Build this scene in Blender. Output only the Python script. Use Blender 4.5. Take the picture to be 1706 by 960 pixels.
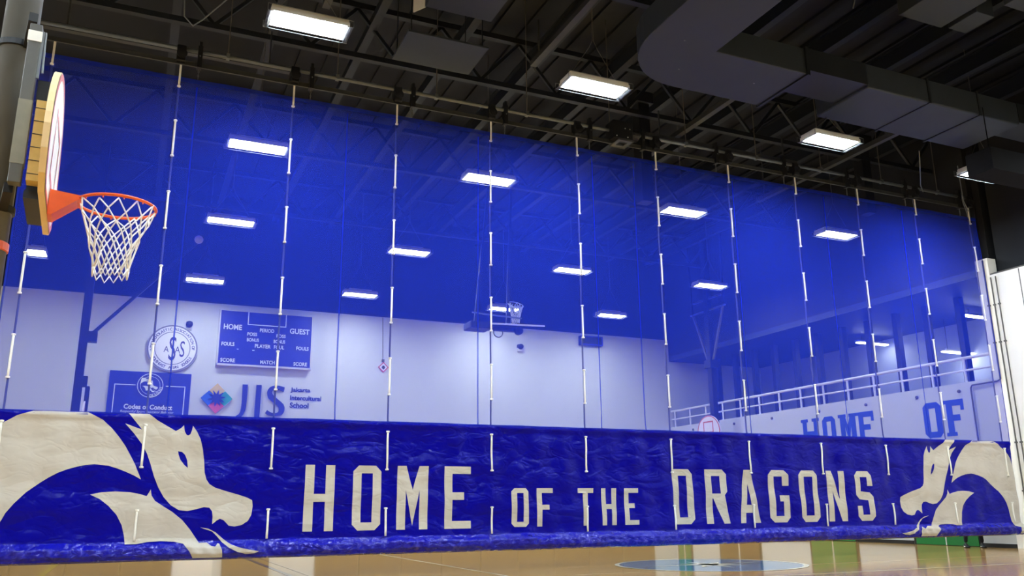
import bpy, bmesh, math, random
from mathutils import Vector, Matrix
from mathutils.geometry import tessellate_polygon

for o in list(bpy.data.objects): bpy.data.objects.remove(o)
random.seed(7)
sc = bpy.context.scene
COL = sc.collection
pi = math.pi

# ------------------------------------------------------------------ camera
# X runs along the dividing curtain, Y across the hall, Z up; metres.
PITCH, ROLL, YAW, FPX = .253547, -.009221, .417183, 1414.07
fw = Vector((math.sin(YAW)*math.cos(PITCH), math.cos(YAW)*math.cos(PITCH), math.sin(PITCH)))
rt = Vector((math.cos(YAW), -math.sin(YAW), 0)); up = rt.cross(fw)
r2 = rt*math.cos(ROLL)+up*math.sin(ROLL); u2 = -rt*math.sin(ROLL)+up*math.cos(ROLL)
cd = bpy.data.cameras.new('camera'); cam = bpy.data.objects.new('camera', cd); COL.objects.link(cam)
m = Matrix((r2, u2, -fw)).transposed().to_4x4(); m.translation = (0, 0, 1.1); cam.matrix_world = m
cd.sensor_width = 36; cd.lens = 36*FPX/1706; cd.clip_end = 200
sc.camera = cam

# ------------------------------------------------------------------ world, exposure
w = bpy.data.worlds.new('world'); sc.world = w; w.use_nodes = True
w.node_tree.nodes['Background'].inputs[0].default_value = (.5, .55, .65, 1)
w.node_tree.nodes['Background'].inputs[1].default_value = .02
vs = sc.view_settings
vs.view_transform = 'Standard'; vs.look = 'None'; vs.gamma = 1; vs.use_curve_mapping = False
vs.exposure = 1.25
LAMP = 61.0          # emission of the high bay diffusers

# ------------------------------------------------------------------ materials
def srgb(r, g, b):
    f = lambda c: (c/255/12.92) if c/255 <= .04045 else ((c/255+.055)/1.055)**2.4
    return (f(r), f(g), f(b), 1)
def mat(name, col, rough=.6, metal=0, spec=.5, noise=0, nscale=8, bump=0, bscale=20, bdist=.01, emit=0):
    """principled material with optional mottling of colour and fine relief, both procedural"""
    M = bpy.data.materials.new(name); M.use_nodes = True
    N = M.node_tree.nodes; L = M.node_tree.links; P = N['Principled BSDF']
    P.inputs['Base Color'].default_value = col; P.inputs['Roughness'].default_value = rough
    P.inputs['Metallic'].default_value = metal; P.inputs['Specular IOR Level'].default_value = spec
    geo = N.new('ShaderNodeNewGeometry')
    if noise:
        t = N.new('ShaderNodeTexNoise'); t.inputs['Scale'].default_value = nscale; t.inputs['Detail'].default_value = 5
        L.new(geo.outputs['Position'], t.inputs['Vector'])
        mx = N.new('ShaderNodeMix'); mx.data_type = 'RGBA'
        mx.inputs[6].default_value = tuple(c*(1-noise) for c in col[:3])+(1,)
        mx.inputs[7].default_value = tuple(min(1, c*(1+noise)) for c in col[:3])+(1,)
        L.new(t.outputs['Fac'], mx.inputs[0]); L.new(mx.outputs[2], P.inputs['Base Color'])
    if bump:
        t = N.new('ShaderNodeTexNoise'); t.inputs['Scale'].default_value = bscale; t.inputs['Detail'].default_value = 6
        L.new(geo.outputs['Position'], t.inputs['Vector'])
        b = N.new('ShaderNodeBump'); b.inputs['Strength'].default_value = bump; b.inputs['Distance'].default_value = bdist
        L.new(t.outputs['Fac'], b.inputs['Height']); L.new(b.outputs[0], P.inputs['Normal'])
    if emit:
        P.inputs['Emission Color'].default_value = (.87, .985, 1.06, 1); P.inputs['Emission Strength'].default_value = emit
    return M

def vinyl(name, col, rough, strength, spec=.5, s1=1.15, s2=3.2, fine=.28):
    """creased banner vinyl: ridged wrinkles at two sizes as relief"""
    M = mat(name, col, rough, spec=spec); N = M.node_tree.nodes; L = M.node_tree.links; P = N['Principled BSDF']
    geo = N.new('ShaderNodeNewGeometry')
    mp = N.new('ShaderNodeMapping'); mp.inputs['Scale'].default_value = (1, 1, 1.9)
    L.new(geo.outputs['Position'], mp.inputs['Vector'])
    def ridge(scale, dist, detail):
        t = N.new('ShaderNodeTexNoise'); t.inputs['Scale'].default_value = scale; t.inputs['Detail'].default_value = detail
        t.inputs['Distortion'].default_value = dist; L.new(mp.outputs[0], t.inputs['Vector'])
        a = N.new('ShaderNodeMath'); a.operation = 'SUBTRACT'; a.inputs[1].default_value = .5; L.new(t.outputs['Fac'], a.inputs[0])
        b = N.new('ShaderNodeMath'); b.operation = 'ABSOLUTE'; L.new(a.outputs[0], b.inputs[0]); return b
    a = ridge(s1, .5, 1.5); b = ridge(s2, .8, 1.5)
    s = N.new('ShaderNodeMath'); s.operation = 'MULTIPLY'; s.inputs[1].default_value = fine; L.new(b.outputs[0], s.inputs[0])
    q = N.new('ShaderNodeMath'); q.operation = 'ADD'; L.new(a.outputs[0], q.inputs[0]); L.new(s.outputs[0], q.inputs[1])
    bp = N.new('ShaderNodeBump'); bp.inputs['Strength'].default_value = strength; bp.inputs['Distance'].default_value = .12
    L.new(q.outputs[0], bp.inputs['Height']); L.new(bp.outputs[0], P.inputs['Normal'])
    return M

def netting(name, col, open_share, trans):
    """fine woven mesh far below pixel size: open share lets light straight through, threads scatter it"""
    M = bpy.data.materials.new(name); M.use_nodes = True
    N = M.node_tree.nodes; L = M.node_tree.links; N.remove(N['Principled BSDF']); out = N['Material Output']
    tr = N.new('ShaderNodeBsdfTransparent')
    di = N.new('ShaderNodeBsdfDiffuse'); di.inputs[0].default_value = col
    tl = N.new('ShaderNodeBsdfTranslucent'); tl.inputs[0].default_value = col
    geo = N.new('ShaderNodeNewGeometry')
    mp = N.new('ShaderNodeMapping'); mp.inputs['Scale'].default_value = (1, 1, .18); L.new(geo.outputs['Position'], mp.inputs['Vector'])
    t = N.new('ShaderNodeTexNoise'); t.inputs['Scale'].default_value = 1.1; t.inputs['Detail'].default_value = 4; L.new(mp.outputs[0], t.inputs['Vector'])
    bp = N.new('ShaderNodeBump'); bp.inputs['Strength'].default_value = .7; bp.inputs['Distance'].default_value = .25
    L.new(t.outputs['Fac'], bp.inputs['Height']); L.new(bp.outputs[0], di.inputs['Normal']); L.new(bp.outputs[0], tl.inputs['Normal'])
    a = N.new('ShaderNodeMixShader'); a.inputs[0].default_value = trans; L.new(di.outputs[0], a.inputs[1]); L.new(tl.outputs[0], a.inputs[2])
    b = N.new('ShaderNodeMixShader'); b.inputs[0].default_value = open_share; L.new(a.outputs[0], b.inputs[1]); L.new(tr.outputs[0], b.inputs[2])
    L.new(b.outputs[0], out.inputs['Surface']); return M

def floor_material():
    M = bpy.data.materials.new('maple_floor'); M.use_nodes = True
    N = M.node_tree.nodes; L = M.node_tree.links; P = N['Principled BSDF']
    geo = N.new('ShaderNodeNewGeometry')
    br = N.new('ShaderNodeTexBrick'); br.inputs['Scale'].default_value = 1
    br.inputs['Brick Width'].default_value = 1.9; br.inputs['Row Height'].default_value = .075; br.inputs['Mortar Size'].default_value = .0012
    br.inputs['Color1'].default_value = srgb(192, 152, 84); br.inputs['Color2'].default_value = srgb(174, 132, 68); br.inputs['Mortar'].default_value = srgb(120, 86, 52)
    L.new(geo.outputs['Position'], br.inputs['Vector'])
    mp = N.new('ShaderNodeMapping'); mp.inputs['Scale'].default_value = (1.2, 16, 1); L.new(geo.outputs['Position'], mp.inputs['Vector'])
    t = N.new('ShaderNodeTexNoise'); t.inputs['Scale'].default_value = 1.5; t.inputs['Detail'].default_value = 6; L.new(mp.outputs[0], t.inputs['Vector'])
    mx = N.new('ShaderNodeMix'); mx.data_type = 'RGBA'; mx.blend_type = 'MULTIPLY'; mx.inputs[0].default_value = .55
    rp = N.new('ShaderNodeValToRGB'); rp.color_ramp.elements[0].color = (.6, .52, .42, 1); rp.color_ramp.elements[1].color = (1, 1, 1, 1)
    rp.color_ramp.elements[0].position = .3; rp.color_ramp.elements[1].position = .62
    L.new(t.outputs['Fac'], rp.inputs[0]); L.new(br.outputs['Color'], mx.inputs[6]); L.new(rp.outputs[0], mx.inputs[7]); L.new(mx.outputs[2], P.inputs['Base Color'])
    P.inputs['Roughness'].default_value = .13; P.inputs['Specular IOR Level'].default_value = .42
    n2 = N.new('ShaderNodeTexNoise'); n2.inputs['Scale'].default_value = .9; n2.inputs['Detail'].default_value = 2; L.new(geo.outputs['Position'], n2.inputs['Vector'])
    bp = N.new('ShaderNodeBump'); bp.inputs['Strength'].default_value = .06; bp.inputs['Distance'].default_value = .02
    L.new(n2.outputs['Fac'], bp.inputs['Height']); L.new(bp.outputs[0], P.inputs['Normal'])
    return M

BLUE = (.0015, .0008, .25, 1)
MT = dict(
    floor=floor_material(),
    line_white=mat('white_court_paint', srgb(232, 226, 205), .1), line_blue=mat('blue_court_paint', srgb(84, 122, 164), .1, noise=.1),
    line_yellow=mat('yellow_court_paint', srgb(206, 178, 60), .1), line_navy=mat('navy_court_paint', srgb(60, 66, 96), .1),
    wall=mat('cream_wall_paint', srgb(246, 241, 230), .7, noise=.03, nscale=1.2, bump=.1, bscale=40),
    wall_far=mat('white_wall_paint', srgb(210, 211, 204), .7, noise=.03, nscale=.6, bump=.1, bscale=30),
    black_wall=mat('black_ceiling_paint', (.006, .007, .010, 1), .8, noise=.3, nscale=2),
    deck=mat('dark_roof_deck', (.0040, .0060, .0105, 1), .75, noise=.25, nscale=3),
    steel=mat('dark_painted_steel', (.0070, .0095, .0140, 1), .55, noise=.3, nscale=4),
    steel_black=mat('black_painted_steel', (.005, .005, .007, 1), .5, noise=.2, nscale=6),
    duct=mat('dark_grey_duct', (.024, .032, .044, 1), .6, noise=.15, nscale=2, bump=.1, bscale=6),
    matte_duct=mat('matte_dark_duct', (.010, .010, .011, 1), .9, spec=.05, noise=.2, nscale=4),  # darkened so the lamp close by does not brighten the low box
    galv=mat('grey_galvanised_pipe', (.16, .175, .185, 1), .4, metal=.5, noise=.2, nscale=10),
    dull=mat('dull_brown_steel', (.036, .038, .038, 1), .5, noise=.3, nscale=6),
    column=mat('charcoal_column_paint', (.095, .095, .088, 1), .34, noise=.25, nscale=5),
    white=mat('white_plastic', srgb(236, 234, 226), .4, noise=.03, nscale=20),
    housing=mat('white_fixture_steel', srgb(210, 208, 200), .45, noise=.04, nscale=12),
    lamp=mat('lit_lamp_diffuser', (1, 1, 1, 1), .5, emit=LAMP, noise=.01),
    lamp_dim=mat('lit_gallery_lamp', (1, 1, 1, 1), .5, emit=24, noise=.01),
    vinyl=vinyl('blue_banner_vinyl', BLUE, .2, .75, .13), vinyl_hem=vinyl('brightened_crinkled_vinyl', (.004, .005, .34, 1), .13, .9, .4, 2.2, 8, .3), print=vinyl('white_banner_print', srgb(188, 181, 169), .4, .45, .3),  # hem copy of the banner blue, brightened for the light it catches
    net_blue=netting('blue_curtain_netting', (.021, .047, .69, 1), .50, .42),
    net_seam=netting('doubled_blue_netting', (.022, .044, .40, 1), .28, .3),
    rope_grey=mat('grey_rope', srgb(112, 114, 132), .7, noise=.06, nscale=60),  # rope behind the cloth, coloured grey where the front runs are white
    rope=mat('white_rope', srgb(238, 236, 226), .6, noise=.06, nscale=60),
    orange=mat('orange_rim_paint', srgb(226, 92, 34), .35, noise=.1, nscale=20),
    board=mat('white_backboard', srgb(238, 232, 222), .35, noise=.03, nscale=6),
    board_edge=mat('cream_backboard_edge', srgb(228, 200, 150), .5, noise=.08, nscale=10),
    red=mat('red_board_paint', srgb(205, 92, 84), .4, noise=.05, nscale=9), pinkred=mat('faded_red_paint', srgb(212, 110, 100), .4, noise=.05),
    ply=mat('yellow_plywood', srgb(196, 164, 92), .6, noise=.2, nscale=14, bump=.2),
    greypad=mat('grey_foam_pad', srgb(128, 126, 112), .6, noise=.15, nscale=20),
    sign_blue=mat('blue_sign_panel', srgb(34, 44, 150), .4, noise=.05, nscale=3), letter_blue=mat('blue_wall_lettering', srgb(24, 66, 176), .5, noise=.05, nscale=3),
    navy=mat('navy_lettering', srgb(38, 44, 132), .5, noise=.05), grey_ring=mat('grey_seal_ring', srgb(120, 122, 150), .5, noise=.06),
    yellow=mat('yellow_emblem', srgb(222, 190, 96), .5, noise=.04), green=mat('green_emblem', srgb(50, 160, 140), .5, noise=.04),
    rose=mat('red_emblem', srgb(214, 88, 104), .5, noise=.04), sky=mat('blue_emblem', srgb(50, 100, 200), .5, noise=.04),
    door_green=mat('green_door_paint', srgb(22, 120, 52), .4, noise=.08, nscale=3), brown=mat('brown_wood_panel', srgb(108, 84, 56), .4, noise=.2, nscale=3),
    black=mat('black_rubber', (.008, .008, .009, 1), .5, noise=.2), glass_grey=mat('grey_gallery_wall', srgb(176, 180, 190), .6, noise=.06, nscale=1.5),
    rail=mat('white_rail_paint', srgb(232, 230, 226), .4, noise=.03), conduit=mat('grey_conduit', srgb(88, 84, 78), .45, noise=.1),
    cloth=mat('black_trouser_cloth', (.010, .010, .013, 1), .85, noise=.3, nscale=30, bump=.3, bscale=60), skin=mat('skin', srgb(160, 112, 84), .5, noise=.08, nscale=20),
    hair=mat('black_hair', (.01, .008, .007, 1), .6, noise=.3, nscale=60), shirt=mat('navy_shirt_cloth', (.02, .025, .06, 1), .85, noise=.2, nscale=30, bump=.3, bscale=60),
)

# ------------------------------------------------------------------ helpers
def wpos(o):
    v = Vector((0, 0, 0))
    while o is not None: v += o.location; o = o.parent
    return v
def link(name, me, mt, parent=None):
    o = bpy.data.objects.new(name, me); COL.objects.link(o)
    if mt is not None and not me.materials: me.materials.append(MT[mt])
    if parent is not None: o.parent = parent
    return o
def thing(name, label, cat, loc=(0, 0, 0), group=None, rz=0):
    o = bpy.data.objects.new(name, None); COL.objects.link(o); o.location = loc; o.rotation_euler = (0, 0, rz)
    o.empty_display_size = .1
    return tag(o, label, cat, group)
def tag(o, label, cat=None, group=None, kind=None):
    if label: o['label'] = label
    if cat: o['category'] = cat
    if group: o['group'] = group
    if kind: o['kind'] = kind
    return o
def struct(o, label=None):
    o['kind'] = 'structure'
    if label: o['label'] = label
    return o
def copy_tree(o, parent=None):
    c = o.copy(); COL.objects.link(c); c.parent = parent
    for ch in [x for x in o.children]: copy_tree(ch, c)
    return c

class MB:
    def __init__(s): s.v = []; s.f = []
    def add(s, vs_, fs):
        n = len(s.v); s.v += [tuple(p) for p in vs_]; s.f += [tuple(i+n for i in f) for f in fs]; return s
    def box(s, x0, x1, y0, y1, z0, z1):
        return s.add([(x0,y0,z0),(x1,y0,z0),(x1,y1,z0),(x0,y1,z0),(x0,y0,z1),(x1,y0,z1),(x1,y1,z1),(x0,y1,z1)],
                     [(0,3,2,1),(4,5,6,7),(0,1,5,4),(1,2,6,5),(2,3,7,6),(3,0,4,7)])
    def bar(s, a, b, wx, wz=None, upv=(0, 0, 1)):
        """rectangular bar from a to b"""
        wz = wz or wx; a = Vector(a); b = Vector(b); d = (b-a).normalized(); U = Vector(upv)
        if abs(d.dot(U)) > .95: U = Vector((0, 1, 0))
        S = d.cross(U).normalized()*wx/2; T = S.cross(d).normalized()*wz/2
        q = [a-S-T, a+S-T, a+S+T, a-S+T, b-S-T, b+S-T, b+S+T, b-S+T]
        return s.add(q, [(0,3,2,1),(4,5,6,7),(0,1,5,4),(1,2,6,5),(2,3,7,6),(3,0,4,7)])
    def tube(s, pts, r, n=6, cyc=False, cap=True):
        pts = [Vector(p) for p in pts]; k = len(pts); rr = r if isinstance(r, (list, tuple)) else [r]*k
        prev = None; base = len(s.v)
        for i, p in enumerate(pts):
            if cyc: d = pts[(i+1) % k]-pts[i-1]
            else: d = pts[min(i+1, k-1)]-pts[max(i-1, 0)]
            d.normalize()
            if prev is None:
                a = Vector((0, 0, 1)) if abs(d.z) < .9 else Vector((1, 0, 0)); U = d.cross(a).normalized()
            else:
                U = prev-d*prev.dot(d)
                U = U.normalized() if U.length > 1e-6 else d.orthogonal().normalized()
            prev = U; W = d.cross(U)
            for j in range(n):
                t = 2*pi*j/n; s.v.append(tuple(p+(U*math.cos(t)+W*math.sin(t))*rr[i]))
        for i in range(k if cyc else k-1):
            for j in range(n):
                a = base+i*n+j; b = base+i*n+(j+1) % n; c = base+((i+1) % k)*n+(j+1) % n; d = base+((i+1) % k)*n+j
                s.f.append((a, b, c, d))
        if cap and not cyc:
            s.f.append(tuple(base+j for j in reversed(range(n)))); s.f.append(tuple(base+(k-1)*n+j for j in range(n)))
        return s
    def lathe(s, c, prof, n=24, axis='z'):
        """prof: (radius, height) pairs around c"""
        b = len(s.v); c = Vector(c)
        for r, h in prof:
            for j in range(n):
                t = 2*pi*j/n; x, y = r*math.cos(t), r*math.sin(t)
                s.v.append(tuple(c+(Vector((x, y, h)) if axis == 'z' else Vector((x, -h, y)) if axis == 'y' else Vector((-h, x, y)))))
        for i in range(len(prof)-1):
            for j in range(n): s.f.append((b+i*n+j, b+i*n+(j+1) % n, b+(i+1)*n+(j+1) % n, b+(i+1)*n+j))
        s.f.append(tuple(b+j for j in reversed(range(n)))); s.f.append(tuple(b+(len(prof)-1)*n+j for j in range(n)))
        return s
    def poly(s, loops, to3, thick=0):
        """flat outline with holes; to3(u, v, w) maps it into space, w is height off its plane; thick > 0 extrudes it"""
        pts = [[Vector((u, v, 0)) for u, v in lp] for lp in loops]
        tris = tessellate_polygon(pts); flat = [p for lp in pts for p in lp]; b = len(s.v)
        s.v += [tuple(to3(p.x, p.y, thick)) for p in flat]
        for t in tris: s.f.append(tuple(b+i for i in t))
        if thick:
            b2 = len(s.v); s.v += [tuple(to3(p.x, p.y, 0)) for p in flat]
            i0 = 0
            for lp in pts:
                k = len(lp)
                for i in range(k): s.f.append((b+i0+i, b+i0+(i+1) % k, b2+i0+(i+1) % k, b2+i0+i))
                i0 += k
        return s
    def mesh(s, name, off=Vector((0, 0, 0)), smooth=False):
        me = bpy.data.meshes.new(name); me.from_pydata([Vector(p)-off for p in s.v], [], s.f)
        bm = bmesh.new(); bm.from_mesh(me); bmesh.ops.recalc_face_normals(bm, faces=bm.faces); bm.to_mesh(me); bm.free()
        if smooth:
            for p in me.polygons: p.use_smooth = True
        return me
    def build(s, name, mt, parent=None, smooth=False):
        return link(name, s.mesh(name, wpos(parent) if parent else Vector(), smooth), mt, parent)

def bevel(o, w=.01, seg=2):
    md = o.modifiers.new('bevel', 'BEVEL'); md.width = w; md.segments = seg; md.limit_method = 'ANGLE'; return o

_txt = {}
def glyphs(body, bold=0, shear=0):
    key = (body, bold, shear)
    if key not in _txt:
        c = bpy.data.curves.new('t', 'FONT'); c.body = body; c.size = 1; c.offset = bold; c.shear = shear; c.resolution_u = 3
        o = bpy.data.objects.new('t', c); COL.objects.link(o); bpy.context.view_layer.update()
        e = o.evaluated_get(bpy.context.evaluated_depsgraph_get()); me = e.to_mesh()
        _txt[key] = ([tuple(v.co) for v in me.vertices], [tuple(p.vertices) for p in me.polygons])
        e.to_mesh_clear(); bpy.data.objects.remove(o); bpy.data.curves.remove(c)
    return _txt[key]
def text_mb(body, x0, x1, zc, h, to3, bold=.02, shear=0):
    """printed words fitted between x0 and x1, h tall, centred on zc"""
    v, f = glyphs(body, bold, shear)
    a0 = min(p[0] for p in v); a1 = max(p[0] for p in v); b0 = min(p[1] for p in v); b1 = max(p[1] for p in v)
    mb = MB(); mb.add([to3(x0+(p[0]-a0)/(a1-a0)*(x1-x0), zc-h/2+(p[1]-b0)/(b1-b0)*h, 0) for p in v], f); return mb
def arc_text(body, c, r, a0, a1, h, to3, inside=False):
    """words set around a circle from angle a0 to a1 (radians, clockwise from a0 when a1 < a0)"""
    mb = MB(); n = len(body)
    for i, ch in enumerate(body):
        if ch == ' ': continue
        v, f = glyphs(ch, .02); a = a0+(a1-a0)*(i+.5)/n
        xm = (min(p[0] for p in v)+max(p[0] for p in v))/2
        rot = a-pi/2 if not inside else a+pi/2
        cs, sn = math.cos(rot), math.sin(rot)
        mb.add([to3(c[0]+r*math.cos(a)+((p[0]-xm)*cs-(p[1]-.35)*sn)*h*1.3, c[1]+r*math.sin(a)+((p[0]-xm)*sn+(p[1]-.35)*cs)*h*1.3, 0) for p in v], f)
    return mb

ORD = ('first', 'second', 'third', 'fourth', 'fifth', 'sixth', 'seventh', 'eighth', 'ninth', 'tenth', 'eleventh', 'twelfth', 'thirteenth', 'fourteenth')
# ------------------------------------------------------------------ the room
XL, XR, YF, YB, ZC = -14.0, 20.6, -8.0, 30.2, 12.0
fl = struct(MB().box(XL-.2, 28.2, YF-.2, YB+.2, -.2, 0).build('floor', 'floor'), 'glossy maple sports hall floor')
def strip(mt, x0, x1, y0, y1, z=.002, name='court_line'): return MB().add([(x0,y0,z),(x1,y0,z),(x1,y1,z),(x0,y1,z)], [(0,1,2,3)]).build(name, mt, fl)
strip('line_yellow', -1.33, -1.22, 15.5, 27); strip('line_navy', 2.66, 2.75, 13, 27); strip('line_navy', 2.98, 3.02, 13, 27)
strip('line_white', 5.9, 5.95, 9, 27); strip('line_white', 6.5, 20, 11.42, 11.49); strip('line_white', 7, 20, 13.3, 13.33, .0015)
strip('line_blue', 7.2, 12.5, 23.7, 24.9); strip('line_white', 7.1, 12.6, 23.6, 23.66)
CCX, CCY = 10.45, 14.25
def disc(r0, r1, z, mt, name, a0=0, a1=2*pi):
    mb = MB(); n = 64
    vs_ = [(CCX+r*math.cos(a0+(a1-a0)*i/n), CCY+r*math.sin(a0+(a1-a0)*i/n), z) for r in (r0, r1) for i in range(n+1)]
    mb.add(vs_, [(i, i+1, n+2+i, n+1+i) for i in range(n)]); return mb.build(name, mt, fl)
disc(0.001, 1.74, .003, 'line_blue', 'centre_circle'); disc(1.74, 1.83, .004, 'line_white', 'circle_ring')
st = MB()
for k, (a, r, wd) in enumerate([(.1, 1.5, .1), (.7, .8, .16), (1.5, .9, .13), (2.3, .7, .2), (3.0, 1.45, .09), (3.9, .8, .16), (4.6, .9, .12), (5.5, .75, .18)]):
    ca, sa = math.cos(a), math.sin(a)
    st.add([(CCX-sa*wd, CCY+ca*wd, .005), (CCX+ca*r, CCY+sa*r, .005), (CCX+sa*wd, CCY-ca*wd, .005)], [(0, 2, 1)])
st.build('star_emblem', 'line_white', fl)

wb = struct(MB().box(XL-.2, 29, YB, YB+.2, 0, 8.03).build('wall_back', 'wall_far'), 'white wall behind the curtain')
struct(MB().box(XL-.2, 29, YB, YB+.25, 8.03, ZC).build('wall_back_upper', 'black_wall'), 'black upper wall behind the curtain')
struct(MB().box(XL-.2, XL, YF, YB, 0, ZC).build('wall_left', 'wall'), 'cream wall on the left')
struct(MB().box(XL-.2, 28, YF-.2, YF, 0, ZC).build('wall_front', 'greypad'), 'unseen grey wall behind the viewer')  # out of view; kept grey to dim its reflection in the vinyl band
ce = struct(MB().box(XL-.2, 29, YF-.2, YB+.25, ZC, ZC+.2).build('ceiling', 'deck'), 'dark roof deck')
for i in range(28):                        # ribs of the roof deck, running along the joists
    x = 2.2+i*.66
    MB().box(x, x+.22, 4, YB, ZC-.07, ZC+.001).build('deck_rib', 'deck', ce)
# right wall: solid in front, low parapet and open gallery behind the curtain
struct(MB().box(XR, XR+.3, YF, 14.88, 0, 7.02).build('wall_right', 'wall'), 'cream wall on the right')
struct(MB().box(XR+.35, XR+.6, YF, 14.88, 7.02, ZC).build('wall_right_upper', 'black_wall'), 'black upper wall on the right')
struct(MB().box(XR-.02, XR+.3, 14.88, 15.25, 0, 7.5).build('wall_right_pilaster', 'wall'), 'cream pilaster at the curtain end')
struct(MB().box(XR+.0, XR+.3, 7.0, 14.88, 7.02, 7.06).build('trim_1', 'conduit'), 'thin coping on the right wall')
for y in (14.07, 12.9): struct(MB().box(XR-.004, XR, y-.012, y+.012, 0, 7.0).build('trim_2', 'conduit'), 'vertical joint in the right wall')
struct(MB().box(XR, XR+.2, 15.25, YB, 0, 4.3).build('wall_gallery', 'wall_far'), 'white parapet wall under the gallery')
struct(MB().box(XR+.2, 28, 15.25, YB, 4.1, 4.3).build('floor_gallery', 'steel'), 'gallery floor')
struct(MB().box(25.6, 25.9, 15.0, YB, 4.3, ZC).build('wall_gallery_back', 'glass_grey'), 'grey wall at the back of the gallery')
struct(MB().box(XR+.3, 28, 15.05, 15.25, 0, ZC).build('wall_gallery_side', 'black_wall'), 'side wall of the gallery')
struct(MB().box(XR+.1, 28, 15.25, YB, 7.1, 7.3).build('ceiling_gallery', 'duct'), 'dark gallery ceiling')
struct(MB().box(XR+.1, XR+.3, 15.25, YB, 7.3, ZC).build('wall_gallery_upper', 'black_wall'), 'black wall above the gallery')
for y0, y1 in ((YF, 14.85), (15.27, 16.2), (18.42, 20.48), (22.6, 25.0), (27.4, 29.1)):
    struct(MB().box(XR-.025, XR, y0, y1, 0, .1).build('baseboard_right', 'black'), 'black rubber baseboard')
struct(MB().box(XL, 1.5, YB-.025, YB, 0, .1).build('baseboard_back', 'black')); struct(MB().box(2.7, XR, YB-.025, YB, 0, .1).build('baseboard_back', 'black'))
# doors in the gallery wall, seen under the hem and mirrored in the floor
def wall_door(name, y0, y1, mt, label):
    d = struct(MB().box(XR-.03, XR, y0-.09, y1+.09, 0, 2.25).build(name, 'black'), label)
    ym = (y0+y1)/2
    for a, b in ((y0, ym-.015), (ym+.015, y1)):
        lf = bevel(MB().box(XR-.055, XR-.03, a, b, .012, 2.17).build('door_leaf', mt, d), .006)
        k = a+.1 if a > ym else b-.1
        MB().box(XR-.12, XR-.1, k-.02, k+.02, .95, 1.15).box(XR-.12, XR-.055, k-.015, k+.015, 1.04, 1.06).build('handle', 'galv', lf)
    MB().box(XR-.065, XR-.03, ym-.015, ym+.015, .01, 2.17).build('meeting_strip', 'white', d)
wall_door('door_1', 16.31, 18.3, 'door_green', 'green double door by the curtain end')
wall_door('door_2', 20.59, 22.48, 'door_green', 'green double door further back')
wall_door('door_3', 25.09, 27.28, 'brown', 'brown wooden double door')
wall_door('door_4', 29.2, 30.0, 'door_green', 'green door in the far corner')
d5 = struct(MB().box(1.55, 2.72, YB-.03, YB, 0, 2.2).build('door_5', 'white'), 'white door in the back wall')
bevel(MB().box(1.65, 2.62, YB-.05, YB-.03, .012, 2.12).build('door_leaf', 'white', d5), .006)
for x0, n in ((-13.5, 10), (3.0, 1), (6.0, 9)):          # unseen brown panels standing in for folded bleachers, mirrored in the floor
    for i in range(n):
        p = bevel(MB().box(x0+i*1.5, x0+i*1.5+1.492, YB-.08, YB, .12, 2.0).build('bleacher_stand_in', 'brown'), .03)
        tag(p, 'unseen brown panel standing in for bleachers at the back wall', 'pad', 'brown stand-in panels on the back wall')

# gallery railing and window posts
rl = thing('gallery_railing', 'white two-rail railing along the gallery edge', 'railing', (XR+.1, 15.3, 4.3))
MB().tube([(XR+.1, 15.3, 4.97), (XR+.1, YB, 4.97)], .045, 8).build('top_rail', 'rail', rl)
MB().tube([(XR+.1, 15.3, 4.63), (XR+.1, YB, 4.63)], .03, 8).build('middle_rail', 'rail', rl)
for i in range(14): MB().tube([(XR+.1, 16.11+i*1.065, 4.28), (XR+.1, 16.11+i*1.065, 4.95)], .035, 8).build('post', 'rail', rl)
for i in range(13):
    y = 17.25+i*1.17
    if y < 30: tag(MB().box(22.2, 22.4, y-.09, y+.09, 4.3, 7.1).build('gallery_post', 'steel_black'), f'dark square post behind the gallery railing, {ORD[i]} from the curtain end', 'post', 'dark posts behind the gallery railing')
for i, (x, y, z, lb) in enumerate([(24.6, 22.8, 6.85, 'linear gallery lamp, leftmost of the three'), (24.3, 18.1, 6.85, 'linear gallery lamp nearest the curtain end'), (25.0, 19.6, 6.0, 'glowing bar for a reflected gallery lamp, lowest of the three')]):  # the lowest one stands in for a lamp's reflection in the gallery glass
    t = thing('gallery_lamp', lb, 'lamp', (x, y, z))
    bevel(MB().box(x-.75, x+.75, y-.1, y+.1, z, z+.06).build('housing', 'housing', t), .01)
    MB().box(x-.72, x+.72, y-.08, y+.08, z-.035, z).build('diffuser', 'lamp_dim', t)
    for q in (-.5, .5): MB().bar((x+q, y, z+.05), (x+q, y, 7.1), .012).build('hanger', 'steel', t)
for i, y in enumerate([28.6, 26.0, 23.9, 21.6, 19.6, 17.7, 16.3]):
    t = MB().lathe((XR, y, 4.08), [(.03, 0), (.05, .01), (.045, .04), (.02, .05)], 10, 'x').build('wall_anchor', 'conduit')
    tag(t, f'small round grey anchor plate under the gallery edge, {ORD[6-i]} from the curtain end', 'anchor', 'anchor plates under the gallery')

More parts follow.
